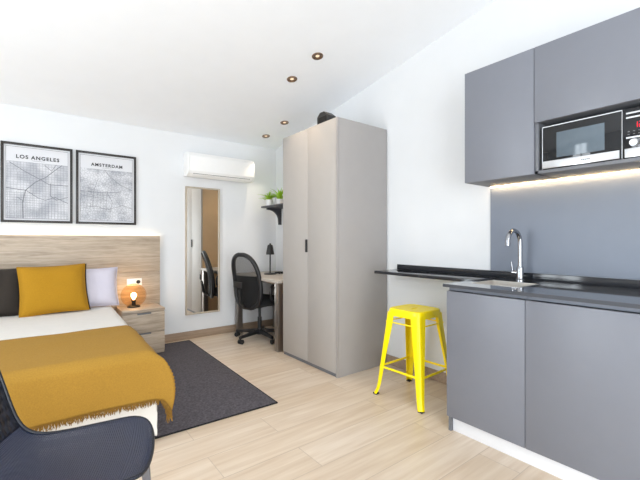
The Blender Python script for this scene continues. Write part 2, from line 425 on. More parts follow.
# tap
t = thing('kitchen_tap', (2.585, 1.165, WT1), 'tall chrome swan-neck kitchen tap standing behind the sink', 'tap')
tx, ty = 2.585, 1.165
MB().lathe([(0, 0), (.027, 0), (.027, .008), (.022, .012), (.022, .085), (.018, .095), (0, .097)], (tx, ty, WT1), 24).build('base', 'chrome', t)
pts = [(tx, ty, WT1+.09), (tx, ty, WT1+.26)]
rad = .073
for k in range(1, 15):
    a = math.pi*k/14*1.04; pts.append((tx-rad+rad*math.cos(a), ty+.012*k/14, WT1+.26+rad*math.sin(a)))
e = pts[-1]
MB().tube(pts, .0145, 14).build('spout', 'chrome', t)
MB().tube([(e[0], e[1], e[2]+.002), (e[0]-.003, e[1], e[2]-.018)], .017, 14).build('aerator', 'chrome', t)
h = MB(); h.tube([(tx, ty+.015, WT1+.05), (tx-.005, ty+.05, WT1+.052)], .013, 12); h.tube([(tx-.005, ty+.045, WT1+.052), (tx-.012, ty+.052, WT1+.125)], [.006, .0045], 10)
h.build('lever', 'chrome', t)
# wall cabinets
UX = 2.34; UZ0, UZ1 = 1.568, 2.312; UY1 = 1.42; UM = .975; UE = .365; NZ = 1.868
t = thing('wall_cabinet', (UX, (UM+UY1)/2, UZ0), 'tall plain grey wall cabinet at the far end of the kitchen run', 'cabinet', 'grey kitchen wall units')
MB().box(UX+.02, XR-.001, UM+.0005, UY1, UZ0, UZ1, .001).build('carcass', 'kitchen_dark', t)
MB().box(UX, UX+.0195, UM+.0015, UY1, UZ0, UZ1, .0015).build('door', 'kitchen', t)
t = thing('wall_cabinet', (UX, (UM+UE)/2, UZ0), 'grey wall cabinet with a flap door over the microwave niche', 'cabinet', 'grey kitchen wall units')
b = MB(); b.box(UX+.02, XR-.001, UE, UM-.0005, NZ+.002, UZ1, .001)
b.box(UX+.012, XR-.001, UE, UM-.0005, UZ0, UZ0+.018, .001); b.box(UX+.012, XR-.001, UM-.0185, UM-.0005, UZ0, NZ+.002, .001)
b.box(UX+.012, XR-.001, UE, UE+.018, UZ0, NZ+.002, .001); b.box(XR-.01, XR-.001, UE+.018, UM-.0185, UZ0, NZ)
b.build('carcass', 'kitchen_dark', t)
MB().box(UX, UX+.0195, UE+.0015, UM-.0015, NZ, UZ1, .0015).build('door', 'kitchen', t)
tag(MB().box(XR-.034, XR-.022, .30, SPY-.01, UZ0-.005, UZ0-.001, .001).build('led_strip', 'led2', origin=(XR-.02, .5, UZ0)),
    'lit warm light strip under the wall cabinets above the splashback', 'light strip')
# microwave
MX = UX+.018
MY1, MYS, MY0 = .938, .563, .40; MZ0, MZ1 = UZ0+.0185, UZ0+.268
t = thing('microwave', (MX+.17, .67, MZ0), 'black and silver microwave in the niche of the wall cabinet', 'microwave')
MB().box(MX+.018, XR-.03, MY0+.003, MY1-.003, MZ0, MZ1-.004, .003).build('body', 'silver', t)
d = MB().box(MX+.002, MX+.0175, MYS+.001, MY1, MZ0+.002, MZ1, .002).build('door', 'dglass', t)
MB().box(MX-.0005, MX+.002, MYS+.075, MY1-.075, MZ0+.062, MZ1-.045, .0008).build('window', 'mwin', d)
MB().box(MX-.006, MX+.002, MYS+.012, MY1-.002, MZ0+.006, MZ0+.048, .002).build('handle', 'silver', d)
fr = MB(); fr.box(MX, MX+.002, MYS+.001, MY1, MZ1-.005, MZ1); fr.box(MX, MX+.002, MY1-.003, MY1, MZ0+.004, MZ1-.005); fr.box(MX, MX+.002, MYS+.001, MYS+.003, MZ0+.004, MZ1-.005); fr.build('trim', 'silver', d)
lg = MB()
for k in range(5): lg.box(MX-.0068, MX-.006, .735-k*.0085, .741-k*.0085, MZ0+.022, MZ0+.030)
lg.build('logo', 'grey_pl', d)
c = MB().box(MX+.002, MX+.0175, MY0, MYS-.001, MZ0+.002, MZ1, .002).build('control_panel', 'dglass', t)
MB().box(MX, MX+.002, MY0+.005, MYS-.008, MZ0+.006, MZ0+.05, .0008).build('lower_trim', 'silver', c)
for z in (.222, .2, .1): MB().box(MX, MX+.002, MY0+.01, MYS-.014, MZ0+z, MZ0+z+.0075).build('panel_line', 'silver', c)
dg = MB()
def digit(y, z, segs):   # seven-segment numeral, reading along -y
    w_, h_ = .013, .013; q = .0028
    S_ = {'a': (0, w_, 2*h_, 0), 'g': (0, w_, h_, 0), 'd': (0, w_, 0, 0)}
    for s_ in segs:
        if s_ in S_: dg.box(MX+.0005, MX+.002, y-w_, y, z+S_[s_][2]-q/2, z+S_[s_][2]+q/2)
        else:
            yy = y if s_ in 'fe' else y-w_; zz = z+h_ if s_ in 'fb' else z
            dg.box(MX+.0005, MX+.002, yy-q/2, yy+q/2, zz, zz+h_)
for k, s_ in enumerate(('bc', 'abged', 'abcdef', 'abcdef')): digit(MYS-.045-k*.021-(.006 if k > 1 else 0), MZ0+.15, s_)
dg.build('display', 'red', c)
kb = MB()
for j in range(2):
    for k in range(5): kb.box(MX+.0005, MX+.002, MYS-.028-k*.021, MYS-.02-k*.021, MZ0+.118+j*.014, MZ0+.122+j*.014)
kb.build('button_marks', 'grey_pl', c)
MB().lathe([(0, .016), (.017, .015), (.019, 0)], mtx=Matrix.Translation((MX+.002, MYS-.046, MZ0+.076)) @ Matrix.Rotation(R(-90), 4, 'Y'), n=24).build('knob', 'silver', c)

# ================================================================== WARDROBE
AX, AY0, AY1, AZ = 2.06, 2.435, 3.305, 2.232
t = thing('wardrobe', ((AX+XR)/2, (AY0+AY1)/2, 0), 'tall two-door greige wardrobe standing against the right wall', 'wardrobe')
MB().box(AX+.02, XR-.014, AY0, AY1, .0, AZ, .0015).build('carcass', 'wardrobe_side', t)
ym = (AY0+AY1)/2+.0
ys = 2.865
d1 = MB().box(AX, AX+.0195, ys+.0015, AY1-.002, .034, AZ-.001, .0015).build('door', 'wardrobe', t)
d2 = MB().box(AX, AX+.0195, AY0+.02, ys-.0015, .034, AZ-.001, .0015).build('door', 'wardrobe', t)
MB().box(AX+.001, AX+.0195, AY0, AY0+.0185, .0, AZ, .001).build('side_panel_edge', 'wardrobe_side', t)
MB().box(AX+.012, AX+.0195, AY0+.019, AY1-.002, .0, .030, .001).build('plinth', 'kitchen_dark', t)
hz = 1.10
MB().box(AX-.014, AX+.001, ys+.004, ys+.026, hz-.035, hz+.085, .0012).build('handle', 'black', d1)
MB().box(AX+.02, XR-.014, AY1+.0002, AY1+.012, .0, AZ, .001).build('far_side_tint', 'tan', t)['label'] = 'tan sheet with warm light in its colour, facing the desk'  # added sheet; its tan carries the warm light this side shows in the mirror
t = thing('speaker', (2.12, 2.66, AZ+.001), 'small black box speaker on top of the wardrobe', 'speaker')
t.rotation_euler = (0, 0, 0)
MB().prism([(2.58, AZ+.001), (2.74, AZ+.001), (2.74, AZ+.07), (2.70, AZ+.105), (2.64, AZ+.105), (2.58, AZ+.06)], 'x', 2.075, 2.17, .004).build('housing', 'black', t)
MB().box(2.0735, 2.0755, 2.60, 2.72, AZ+.010, AZ+.06, .0008).build('grille', 'blackfab', t)

# ================================================================== STOOL
def stool(loc, rz):
    t = thing('bar_stool', loc, 'bright yellow metal bar stool under the dark wall ledge', 'stool', rz=rz, local=True)
    H = .665
    def sq(r, k, n=48, p=5.0):
        a = 2*math.pi*k/n; c, s_ = math.cos(a), math.sin(a)
        q = (abs(c)**p+abs(s_)**p)**(-1/p); return r*q*c, r*q*s_
    prof = [(.036, -.010, 2.4), (.04, -.004, 2.4), (.08, -.005, 3), (.125, -.002, 4), (.138, 0, 5), (.147, -.004, 6), (.150, -.012, 6), (.153, -.055, 7), (.151, -.056, 7), (.147, -.012, 6), (.138, -.004, 5), (.08, -.009, 3), (.038, -.012, 2.4)]
    b = bmesh.new(); n = 56; rings = []
    for (r_, z, p) in prof:
        ring = []
        for k in range(n):
            x, y = sq(r_, k, n, p)
            if r_ < .05: y *= .32
            ring.append(b.verts.new((x, y, H+z)))
        rings.append(ring)
    rings.append(rings[0])
    for A, B in zip(rings, rings[1:]):
        for k in range(n): b.faces.new((A[k], A[(k+1) % n], B[(k+1) % n], B[k]))
    bmesh.ops.recalc_face_normals(b, faces=b.faces)
    m = MB(); m._merge(b); m.build('seat', 'yellow', t)
    for sx in (1, -1):
        for sy in (1, -1):
            b = bmesh.new(); rows = []
            for i, (z, c, wd) in enumerate(((H-.03, .1495, .075), (H-.15, .160, .068), (.30, .182, .052), (.10, .200, .040), (.045, .208, .036), (.008, .222, .034))):
                rr = min(.022, wd*.45)
                sec = [(c-wd, c)]
                for q in range(5):
                    a = math.pi/2*q/4; sec.append((c-rr+rr*math.sin(a), c-rr+rr*math.cos(a)))
                sec.append((c, c-wd))
                th_ = .004
                inner = [(c-wd, c-th_)]
                for q in range(5):
                    a = math.pi/2*q/4; r2 = rr-th_; inner.append((c-rr+r2*math.sin(a), c-rr+r2*math.cos(a)))
                inner.append((c-th_, c-wd))
                rows.append([b.verts.new((sx*x, sy*y, z)) for x, y in sec+inner[::-1]])
            n2 = len(rows[0])
            for A, B in zip(rows, rows[1:]):
                for k in range(n2): b.faces.new((A[k], A[(k+1) % n2], B[(k+1) % n2], B[k]))
            b.faces.new(rows[0]); b.faces.new(rows[-1][::-1])
            bmesh.ops.recalc_face_normals(b, faces=b.faces)
            m = MB(); m._merge(b); lg_ = m.build('leg', 'yellow', t)
            MB().box(min(sx*.186, sx*.222), max(sx*.186, sx*.222), min(sy*.186, sy*.222), max(sy*.186, sy*.222), 0, .012, .004).build('foot_cap', 'rubber', lg_)
    for z, c, r_ in ((.215, .183, .0085), (H-.105, .152, .005)):
        for sx, sy, ax in ((1, 0, 'y'), (-1, 0, 'y'), (0, 1, 'x'), (0, -1, 'x')):
            m = MB()
            if ax == 'y': m.tube([(sx*c, -c+.004, z), (sx*c, c-.004, z)], r_, 10)
            else: m.tube([(-c+.004, sy*c, z), (c-.004, sy*c, z)], r_, 10)
            m.build('rung' if z < .3 else 'brace', 'yellow', t)
    return t
stool((2.305, 1.815, 0), R(2))

# ================================================================== BACK WALL
# headboard
HX0, HX1 = -1.75, 1.145; HZ = 1.226
t = thing('headboard', ((HX0+HX1)/2, YB-.02, 0), 'wide pale oak headboard panel along the back wall behind the bed', 'headboard')
for k, (z0, z1) in enumerate(((.092, .44), (.4415, .83), (.8315, HZ))):
    MB().box(HX0, HX1, YB-.052, YB-.028, z0, z1, .001).build('board', 'oak', t)
MB().box(HX0+.02, HX1-.02, YB-.0275, YB-.0135, .092, HZ-.05).build('backing', 'oakskirt', t)
tag(MB().box(HX0+.02, HX1-.012, YB-.0265, YB-.0145, HZ-.034, HZ-.026).build('led_strip', 'led', origin=((HX0+HX1)/2, YB-.02, HZ-.045)),
    'hidden warm light strip glowing along the top of the oak headboard', 'light strip')
# framed maps
def text_part(txt, size, cx, z, y, parent, material, spacing=1.15, wmax=None):
    cu = bpy.data.curves.new('lettering', 'FONT'); cu.body = txt; cu.size = size; cu.align_x = 'CENTER'; cu.space_character = spacing; cu.extrude = .0003; cu.offset = .0011
    o = bpy.data.objects.new('lettering', cu); COL.objects.link(o)
    dg_ = bpy.context.evaluated_depsgraph_get(); dg_.update()
    me = bpy.data.meshes.new_from_object(o.evaluated_get(dg_)); bpy.data.objects.remove(o)
    xs = [v.co.x for v in me.vertices]; wd = max(xs)-min(xs); k = (wmax/wd) if wmax else 1
    off = Vector(parent['_o'])
    for v in me.vertices: v.co = Vector((cx+v.co.x*k, y-v.co.z, z+v.co.y*k))-off
    me.materials.append(M[material]); p = bpy.data.objects.new('lettering', me); COL.objects.link(p); p.parent = parent
    return p
def poster(x0, x1, z0, z1, title, roads, label, seed, style, tw):
    cx = (x0+x1)/2
    t = thing('framed_map', (cx, YB-.012, z0), label, 'framed map', 'framed city maps above the headboard')
    y0 = YB-.024; f = .022
    b = MB()
    b.box(x0, x0+f, y0, YB-.001, z0, z1, .001); b.box(x1-f, x1, y0, YB-.001, z0, z1, .001)
    b.box(x0+f, x1-f, y0, YB-.001, z0, z0+f, .001); b.box(x0+f, x1-f, y0, YB-.001, z1-f, z1, .001)
    b.build('frame', 'frame', t)
    MB().box(x0+f, x1-f, YB-.012, YB-.002, z0+f, z1-f).build('mount', 'paper', t)
    m0 = .038; px0, px1, pz0, pz1 = x0+m0, x1-m0, z0+m0, z1-m0
    W, Hh = px1-px0, pz1-pz0
    yp = YB-.0122
    MB().box(px0, px1, yp-.0004, yp, pz0, pz0+Hh*.80).build('map_print', map_mat('map_print_'+style, seed, style), t)
    b = MB(); l = .0026
    b.box(px0, px1, yp-.001, yp, pz0-l, pz0); b.box(px0, px1, yp-.001, yp, pz1, pz1+l); b.box(px0-l, px0, yp-.001, yp, pz0-l, pz1+l); b.box(px1, px1+l, yp-.001, yp, pz0-l, pz1+l)
    b.build('border_line', 'ink2', t)
    b = MB()
    def strip(a, c, wd):
        A = Vector((px0+a[0]*W, pz0+a[1]*Hh)); C = Vector((px0+c[0]*W, pz0+c[1]*Hh)); d = (C-A).normalized(); n_ = Vector((-d.y, d.x))*wd/2
        q = [A+n_, C+n_, C-n_, A-n_]
        b.prism([(p.x, p.y) for p in q], 'y', yp-.0011, yp-.0003)
    for line, wd in roads:
        for a, c in zip(line, line[1:]): strip(a, c, wd)
    b.build('map_roads', 'ink2', t)
    text_part(title, .04, cx, pz0+Hh*.845, yp-.001, t, 'ink', 1.2, tw)
    # small line under the title
    MB().box(cx-.05, cx+.05, yp-.0008, yp, pz0+Hh*.822, pz0+Hh*.825).build('title_rule', 'ink2', t)
la = [([(0, .42), (.3, .40), (.45, .52), (.62, .6), (.78, .72), (.9, .8)], .006), ([(.05, .78), (.3, .66), (.55, .56), (.68, .5), (1, .5)], .005),
      ([(.3, .40), (.5, .3), (.62, .27), (.78, .32), (1, .24)], .005), ([(.7, .52), (.7, .34), (.8, .28), (1, .33)], .005), ([(.3, .4), (.25, .22), (.26, 0)], .006),
      ([(.6, .78), (.72, .7), (.8, .8)], .004), ([(.16, .3), (.28, .24)], .004)]
for k in range(13): la.append(([(.02+k*.035, 0), (.02+k*.035, .36+.02*(k % 3))], .0014))
for k in range(11): la.append(([(0, .03+k*.033), (.5+.03*(k % 4), .03+k*.033)], .0014))
for k in range(9): la.append(([(.5+k*.055, 0), (.5+k*.055, .22)], .0014))
am = [([(0, .45), (.25, .44), (.5, .44), (.78, .47)], .004), ([(.22, .2), (.24, .44), (.32, .64)], .003), ([(.02, .38), (.3, .36)], .003),
      ([(.08, .2), (.3, .22), (.5, .17), (.8, .25), (1, .2)], .004), ([(.5, .44), (.6, .3), (.55, .1)], .003), ([(.45, .8), (.55, .7), (.75, .58), (1, .5)], .004)]
for k in range(9): am.append(([(.0+k*.06, .12+.02*(k % 3)), (.02+k*.06, .47-.03*(k % 2))], .0014))
for k in range(8): am.append(([(.0, .14+k*.042), (.62-.03*(k % 3), .15+k*.042)], .0014))
poster(-.228, .322, 1.345, 2.088, 'LOS ANGELES', la, 'black framed street map with large heading LOS ANGELES above the bed', 3.1, 'grid', .33)
poster(.350, .905, 1.345, 2.088, 'AMSTERDAM', am, 'black framed street map with large heading AMSTERDAM above the bed', 8.7, 'loose', .29)
# socket plate
t = thing('wall_socket', (.86, YB-.06, .69), 'white double socket plate on the headboard above the bedside lamp', 'socket')
SZ = .685
MB().box(.805, .955, YB-.062, YB-.0525, SZ, SZ+.078, .003).build('plate', 'white_pl', t)
MB().lathe([(0, 0), (.017, 0), (.019, .002), (.021, .003)], n=24, mtx=Matrix.Translation((.918, YB-.066, SZ+.039)) @ Matrix.Rotation(R(-90), 4, 'X')).build('socket_hole', 'black', t)
MB().box(.815, .87, YB-.0645, YB-.062, SZ+.012, SZ+.066, .001).build('switch', 'white_pl', t)
# mirror
t = thing('wall_mirror', (1.65, YB-.015, .29), 'tall narrow wall mirror in a pale wood frame under the air conditioner', 'mirror')
x0, x1, z0, z1, f = 1.440, 1.864, .287, 1.818, .017
b = MB(); b.box(x0, x0+f, YB-.03, YB-.001, z0, z1, .002); b.box(x1-f, x1, YB-.03, YB-.001, z0, z1, .002); b.box(x0+f, x1-f, YB-.03, YB-.001, z0, z0+f, .002); b.box(x0+f, x1-f, YB-.03, YB-.001, z1-f, z1, .002)
b.build('frame', 'oakv', t)
MB().box(x0+f, x1-f, YB-.016, YB-.004, z0+f, z1-f).build('mirror_glass', 'mirror', t)
# air conditioner
t = thing('air_conditioner', (1.84, YB-.1, 1.92), 'white wall-mounted air conditioner above the mirror', 'air conditioner')
x0, x1, z0, z1 = 1.42, 2.265, 1.925, 2.205
yf = YB-.19
def ac_sec(d=0):
    return [(YB-.001, z0+.01), (yf+.075, z0+d*.0), (yf+.02, z0+.028), (yf, z0+.06), (yf+.004, z1-.05), (yf+.03, z1-.008), (yf+.06, z1), (YB-.001, z1)]
MB().prism(ac_sec(), 'x', x0+.02, x1-.02, .004).build('housing', 'white_pl', t)
for a in ((x0, x0+.0195), (x1-.0195, x1)): MB().prism(ac_sec(), 'x', *a, .006).build('end_cap', 'white_pl', t)
MB().box(x0+.06, x1-.06, yf+.018, yf+.026, z0+.0255, z0+.031, mtx=None).build('air_slot', 'grey_pl', t)
MB().prism([(yf+.078, z0-.001), (yf+.08, z0-.006), (yf+.022, z0+.020), (yf+.018, z0+.026)], 'x', x0+.06, x1-.06).build('flap', 'white_pl', t)

# ================================================================== DESK CORNER
DX0, DX1, DY0, DY1, DZ = 2.03, XR-.016, 3.36, YB-.05, .755
t = thing('desk', ((DX0+DX1)/2, (DY0+DY1)/2, 0), 'grey oak desk with metal legs between wardrobe and back wall', 'desk')
MB().box(DX0, DX1, DY0, DY1, DZ-.03, DZ, .002).build('desk_top', 'desk', t)
for (yy) in (DY0+.02, DY1-.10):
    for xx in (DX0+.015, DX1-.085):
        MB().box(xx, xx+.07, yy, yy+.07, 0, DZ-.0305, .002).build('leg', 'desk_leg', t)
MB().box(DX0+.03, DX0+.05, DY0+.091, DY1-.101, DZ-.052, DZ-.0305, .002).build('apron', 'desk_leg', t)
# desk lamp
lx, ly = 2.345, 4.06
t = thing('desk_lamp', (lx, ly, DZ), 'small black desk lamp with a bell shade on the desk', 'lamp')
MB().lathe([(0, 0), (.078, 0), (.08, .006), (.07, .012), (.012, .018), (0, .018)], (lx, ly, DZ+.0005), 32).build('base', 'black', t)
MB().tube([(lx, ly, DZ+.016), (lx, ly, DZ+.30)], .0085, 12).build('stem', 'black', t)
MB().lathe([(.010, .36), (.030, .352), (.036, .33), (.052, .235), (.050, .235), (.034, .328), (.0, .342)], (lx-.0, ly, DZ+.01), 32).build('lamp_shade', 'black', t)
MB().lathe([(0, .375), (.012, .372), (.012, .355), (0, .355)], (lx, ly, DZ+.01), 16).build('knob', 'black', t)
tag(MB().tube([(lx+.1, ly-.05, DZ+.012), (lx+.13, ly-.02, DZ+.014), (lx+.17, ly-.05, DZ+.012), (lx+.2, ly+.01, DZ+.012), (lx+.15, ly+.05, DZ+.012), (lx+.09, ly+.03, DZ+.012)], .011, 8).build('cable', 'black', origin=(lx+.14, ly, DZ)),
    'black cable lying loosely on the desk beside the lamp', 'cable')
# shelf
t = thing('wall_shelf', (2.54, 4.0, 1.6), 'dark grey wall shelf on a curved bracket above the desk', 'shelf')
SHX = 2.395; SHZ = 1.602
MB().box(SHX, XR-.001, 3.5, 4.385, SHZ, SHZ+.022, .002).build('board', 'shelf', t)
for yy in (4.35, 3.6):
    poly = [(XR-.001, SHZ-.0005), (SHX+.075, SHZ-.0005), (SHX+.075, SHZ-.018)]
    for k in range(9):
        a = math.pi/2*k/8; poly.append((SHX+.10+.155*math.sin(a), SHZ-.02-.145*(1-math.cos(a))))
    poly += [(XR-.036, SHZ-.215), (XR-.001, SHZ-.215)]
    MB().prism(poly, 'y', yy, yy+.028).build('bracket', 'shelf', t)
def plant(loc, label, seed, spread):
    t = thing('potted_plant', loc, label, 'plant', 'potted plants on the wall shelf', local=True)
    MB().lathe([(0, 0), (.040, 0), (.047, .07), (.049, .085), (.044, .085), (.042, .07), (0, .068)], n=28).build('pot', 'pot', t)
    MB().lathe([(0, .073), (.030, .073), (.0415, .069)], n=20).build('soil', 'soil', t)
    rn = random.Random(seed); m = MB()
    for k in range(46):
        az = rn.uniform(0, 2*math.pi); ln = rn.uniform(.07, .14)*spread; tilt = rn.uniform(.05, .75); wd = rn.uniform(.006, .011)
        def leaf(u, v, az=az, ln=ln, tilt=tilt, wd=wd):
            s_ = u; bend = tilt+s_*.7
            r_ = .012+ln*s_*math.sin(min(bend, 1.5)); z = .072+ln*s_*math.cos(min(bend, 1.7))
            k2 = (v-.5)*2*wd*math.sin(math.pi*min(1, .12+s_*.88))
            return (r_*math.cos(az)-k2*math.sin(az), r_*math.sin(az)+k2*math.cos(az), z+abs(v-.5)*.004)
        m.grid(leaf, 6, 2)
    m.build('leaves', 'leaf', t)
    return t
plant((2.475, 4.31, SHZ+.0225), 'small leafy plant in a white pot at the far end of the wall shelf', 3, 1.3)
plant((2.55, 4.165, SHZ+.0225), 'taller bright green plant in a white pot beside the wardrobe edge', 5, 1.6)

# office chair
def office_chair(loc, rz):
    t = thing('office_chair', loc, 'black mesh-backed office chair on castors pulled up to the desk', 'chair', rz=rz, local=True)
    b = MB()
    b.lathe([(0, .125), (.035, .125), (.042, .07), (.03, .055), (0, .055)], n=24); b.build('hub', 'black', t)
    for k in range(5):
        a = 2*math.pi*k/5+R(36); m = MB()
        d = Vector((math.cos(a), math.sin(a), 0)); n_ = Vector((-d.y, d.x, 0))
        bm_ = bmesh.new(); rows = []
        for (s_, zt, h_, w_) in ((.03, .118, .045, .024), (.16, .104, .036, .020), (.315, .085, .024, .016)):
            p = d*s_; rows.append([bm_.verts.new(p+n_*w_*i+Vector((0, 0, z))) for i, z in ((-1, zt-h_), (1, zt-h_), (.8, zt), (-.8, zt))])
        for A, B in zip(rows, rows[1:]):
            for q in range(4): bm_.faces.new((A[q], A[(q+1) % 4], B[(q+1) % 4], B[q]))
        bm_.faces.new(rows[0][::-1]); bm_.faces.new(rows[-1]); bmesh.ops.recalc_face_normals(bm_, faces=bm_.faces)
        m._merge(bm_); m.build('base_arm', 'black', t)
        c = MB(); e = d*.31
        for s_ in (-1, 1):
            q0 = e+n_*s_*.011+Vector((.012, 0, .027)); q1 = e+n_*s_*.026+Vector((.012, 0, .027))
            c.tube([q0, q1], .027, 16)
        c.tube([e+Vector((0, 0, .03)), e+Vector((0, 0, .07))], .007, 8)
        c.build('castor', 'rubber', t)
    MB().tube([(0, 0, .115), (0, 0, .26)], .025, 16).tube([(0, 0, .25), (0, 0, .41)], .016, 16).build('gas_column', 'black', t)
    MB().box(-.12, .12, -.09, .09, .385, .412, .008).build('mechanism', 'black', t)
    def seat(u, v, top):
        x = (u-.5)*2; y = (v-.5)*2; p = 4
        q = max(abs(x), abs(y)); r_ = (abs(x)**p+abs(y)**p)**(1/p) if q > 0 else 1
        k = q/r_ if r_ else 1
        X, Y = x*k*.235+.045, y*k*.245
        e = (1-q**6)
        z = .436+.078*e**.5 if top else .436-.026*e**.5
        return (X, Y, z - (.02*smooth((X-.12)/.14)))
    m = MB(); m.grid(lambda u, v: seat(u, v, True), 20, 20); m.grid(lambda u, v: seat(u, v, False), 20, 20, flip=True)
    m.build('seat', 'blackfab', t, weld=True)
    # oval back
    def back(sx, sz):      # sx -1..1, sz 0..1
        z = .395+.62*sz; hw = .205
        s_ = (sz-.5)*2
        w_ = hw*(1-abs(s_)**3.2)**(1/2.4)
        y = sx*w_*(1.0-.12*sz+.06)
        x = -.215-.10*sz**1.5+.03*math.sin(math.pi*sz)-.045*(1-sx*sx)*.6+.05*abs(sx)**2*.4
        return Vector((x, y, z))
    loop = []
    for k in range(48):
        a = 2*math.pi*k/48; s_ = math.sin(a); sz = .5+.5*s_
        sgn = 1 if math.cos(a) >= 0 else -1
        loop.append(back(sgn, min(.995, max(.005, sz))))
    MB().tube(loop, .025, 10, close=True).build('back_frame', 'black', t)
    MB().grid(lambda u, v: back((u-.5)*1.96, .02+.96*v), 16, 28, uvs=lambda u, v: (u*.45, v*.63)).build('back_mesh', 'mesh', t)
    MB().grid(lambda u, v: back((u-.5)*1.9, .03+.57*v)+Vector((.012, 0, 0)), 16, 20).build('back_pad', 'blackfab', t)
    m = MB(); m.tube([(-.09, 0, .42), (-.24, 0, .415), (-.30, 0, .47), (-.325, 0, .62)], [.02, .02, .018, .015], 10); m.build('back_bar', 'black', t)
    m = MB(); m.box(-.352, -.335, -.07, .07, .64, .71, .008); m.build('lumbar_support', 'black', t)
    for s_ in (1, -1):
        loop = []
        for k in range(24):
            a = 2*math.pi*k/24; c, q = math.cos(a), math.sin(a)
            loop.append((.02+.12*math.copysign(abs(c)**.7, c), s_*.272, .575+.105*math.copysign(abs(q)**.8, q)))
        MB().tube(loop, .014, 8, close=True).build('armrest', 'black', t)
        MB().box(-.02, .06, min(s_*.1, s_*.272), max(s_*.1, s_*.272), .442-.02, .442, .004).tube([(.02, s_*.265, .43), (.02, s_*.272, .48)], .014, 8).build('arm_bracket', 'black', t)
    return t
office_chair((2.16, 3.99, 0), R(17))

# ================================================================== NIGHTSTAND, LAMP, RUG
RUGT = .008
rug = thing('rug', (1.0, 3.37, 0), 'charcoal woven rug on the floor beside the bed', 'rug', local=True)
rug.rotation_euler = (0, 0, R(-1.5))
MB().box(-.62, .43, -1.03, 1.04, 0.0005, RUGT, .003).build('pile', 'rug', rug)
b = MB(); b.tube([(-.62, -1.03, .005), (.43, -1.03, .005), (.43, 1.04, .005), (-.62, 1.04, .005)], .0055, 8, close=True); b.build('edging', 'blackfab', rug)
NX0, NX1, NY0, NY1, NZ1 = .70, 1.098, 4.075, YB-.0535, .478
NB = RUGT+.003
t = thing('nightstand', ((NX0+NX1)/2, (NY0+NY1)/2, NB), 'pale oak two-drawer nightstand between the bed and the mirror', 'nightstand')
MB().box(NX0, NX1, NY0-.004, NY1, NZ1-.024, NZ1, .0015).build('top', 'oak', t)
MB().box(NX0, NX1, NY0+.02, NY1, NB, NZ1-.0245, .001).build('carcass', 'oak', t)
for z0, z1 in ((NB+.03, .238), (.242, NZ1-.036)):
    d = MB().box(NX0+.002, NX1-.002, NY0, NY0+.0195, z0, z1, .0015).build('drawer', 'oak', t)
    MB().box((NX0+NX1)/2-.065, (NX0+NX1)/2+.065, NY0-.003, NY0+.006, z1-.014, z1+.002, .001).build('handle', 'grey_pl', d)
# glass globe lamp
gx, gy, gz = .845, 4.30, NZ1+.0005
t = thing('table_lamp', (gx, gy, gz), 'amber glass globe lamp glowing on the nightstand', 'lamp')
MB().lathe([(0, 0), (.062, 0), (.064, .008), (.058, .014), (.02, .02), (.018, .05), (.021, .052), (.021, .075), (0, .077)], (gx, gy, gz), 32).build('base', 'black', t)
gr = .122; prof = []
for k in range(25):
    a = R(-64)+(R(180)-R(26))*k/24*1.0
    prof.append((gr*math.cos(a), gr*math.sin(a)+.115+.008))
prof = [(gr*math.cos(R(-62+152*k/24)), gr*math.sin(R(-62+152*k/24))+.122) for k in range(25)]
MB().lathe(prof, (gx, gy, gz), 48).build('lamp_shade', 'amber', t)
MB().lathe([(0, .152), (.013, .150), (.025, .137), (.028, .122), (.022, .1), (.011, .085), (.011, .077), (0, .077)], (gx, gy, gz), 24).build('bulb', 'bulb', t)

pl = bpy.data.lights.new('bulb_glow', 'POINT'); pl.energy = .8; pl.color = (1, .78, .5); pl.shadow_soft_size = .03
plo = bpy.data.objects.new('bulb_glow', pl); COL.objects.link(plo); plo.location = (gx, gy, gz+.19)

# ================================================================== BED
BROT = R(-2.0); BO = Vector((.645, 4.42, 0))
BM = Matrix.Translation(BO) @ Matrix.Rotation(BROT, 4, 'Z')
BL, BW, BT = 2.13, 1.55, .535      # length, width, top
t = thing('bed', tuple(BO), 'low double bed with its head against the oak headboard', 'bed', rz=BROT, local=True)
MB().box(-BW+.02, -.02, -BL+.02, -.04, .06, .28, .01).build('bed_base', 'white_fab', t)
MB().box(-BW+.015, -.015, -BL+.015, -.04, .2805, BT-.012, .045, 4).build('mattress', 'white_fab', t)
for x in (-BW+.1, -.1):
    for y in (-BL+.1, -.1): MB().lathe([(0, 0), (.025, 0), (.03, .0595), (0, .0595)], (x, y, RUGT+.004 if x > -.5 else 0), 16).build('leg', 'black', t)
def fold(d, r):       # arc-length d past an edge: outward and downward travel over a rounded edge
    if d <= 0: return 0, 0
    q = r*math.pi/2
    if d < q: a = d/r; return r*math.sin(a), r*(1-math.cos(a))
    return r, r+(d-q)
def cloth(a, b, r, flare):   # a past the right edge, b past the foot (metres of cloth)
    ox, dx = fold(a, r); oy, dy = fold(b, r)
    if a > 0 and b > 0:
        dmax = max(dx, dy); dz = dmax+.34*min(dx, dy)
        s_ = min(dx, dy)/max(dx, dy, 1e-6)
        ox += flare*s_*.075*math.sin(math.pi*min(1, dz/.46)); oy += flare*s_*dz*.03
    else: dz = max(dx, dy)
    ox += flare*.05*dx
    return ox, oy, dz
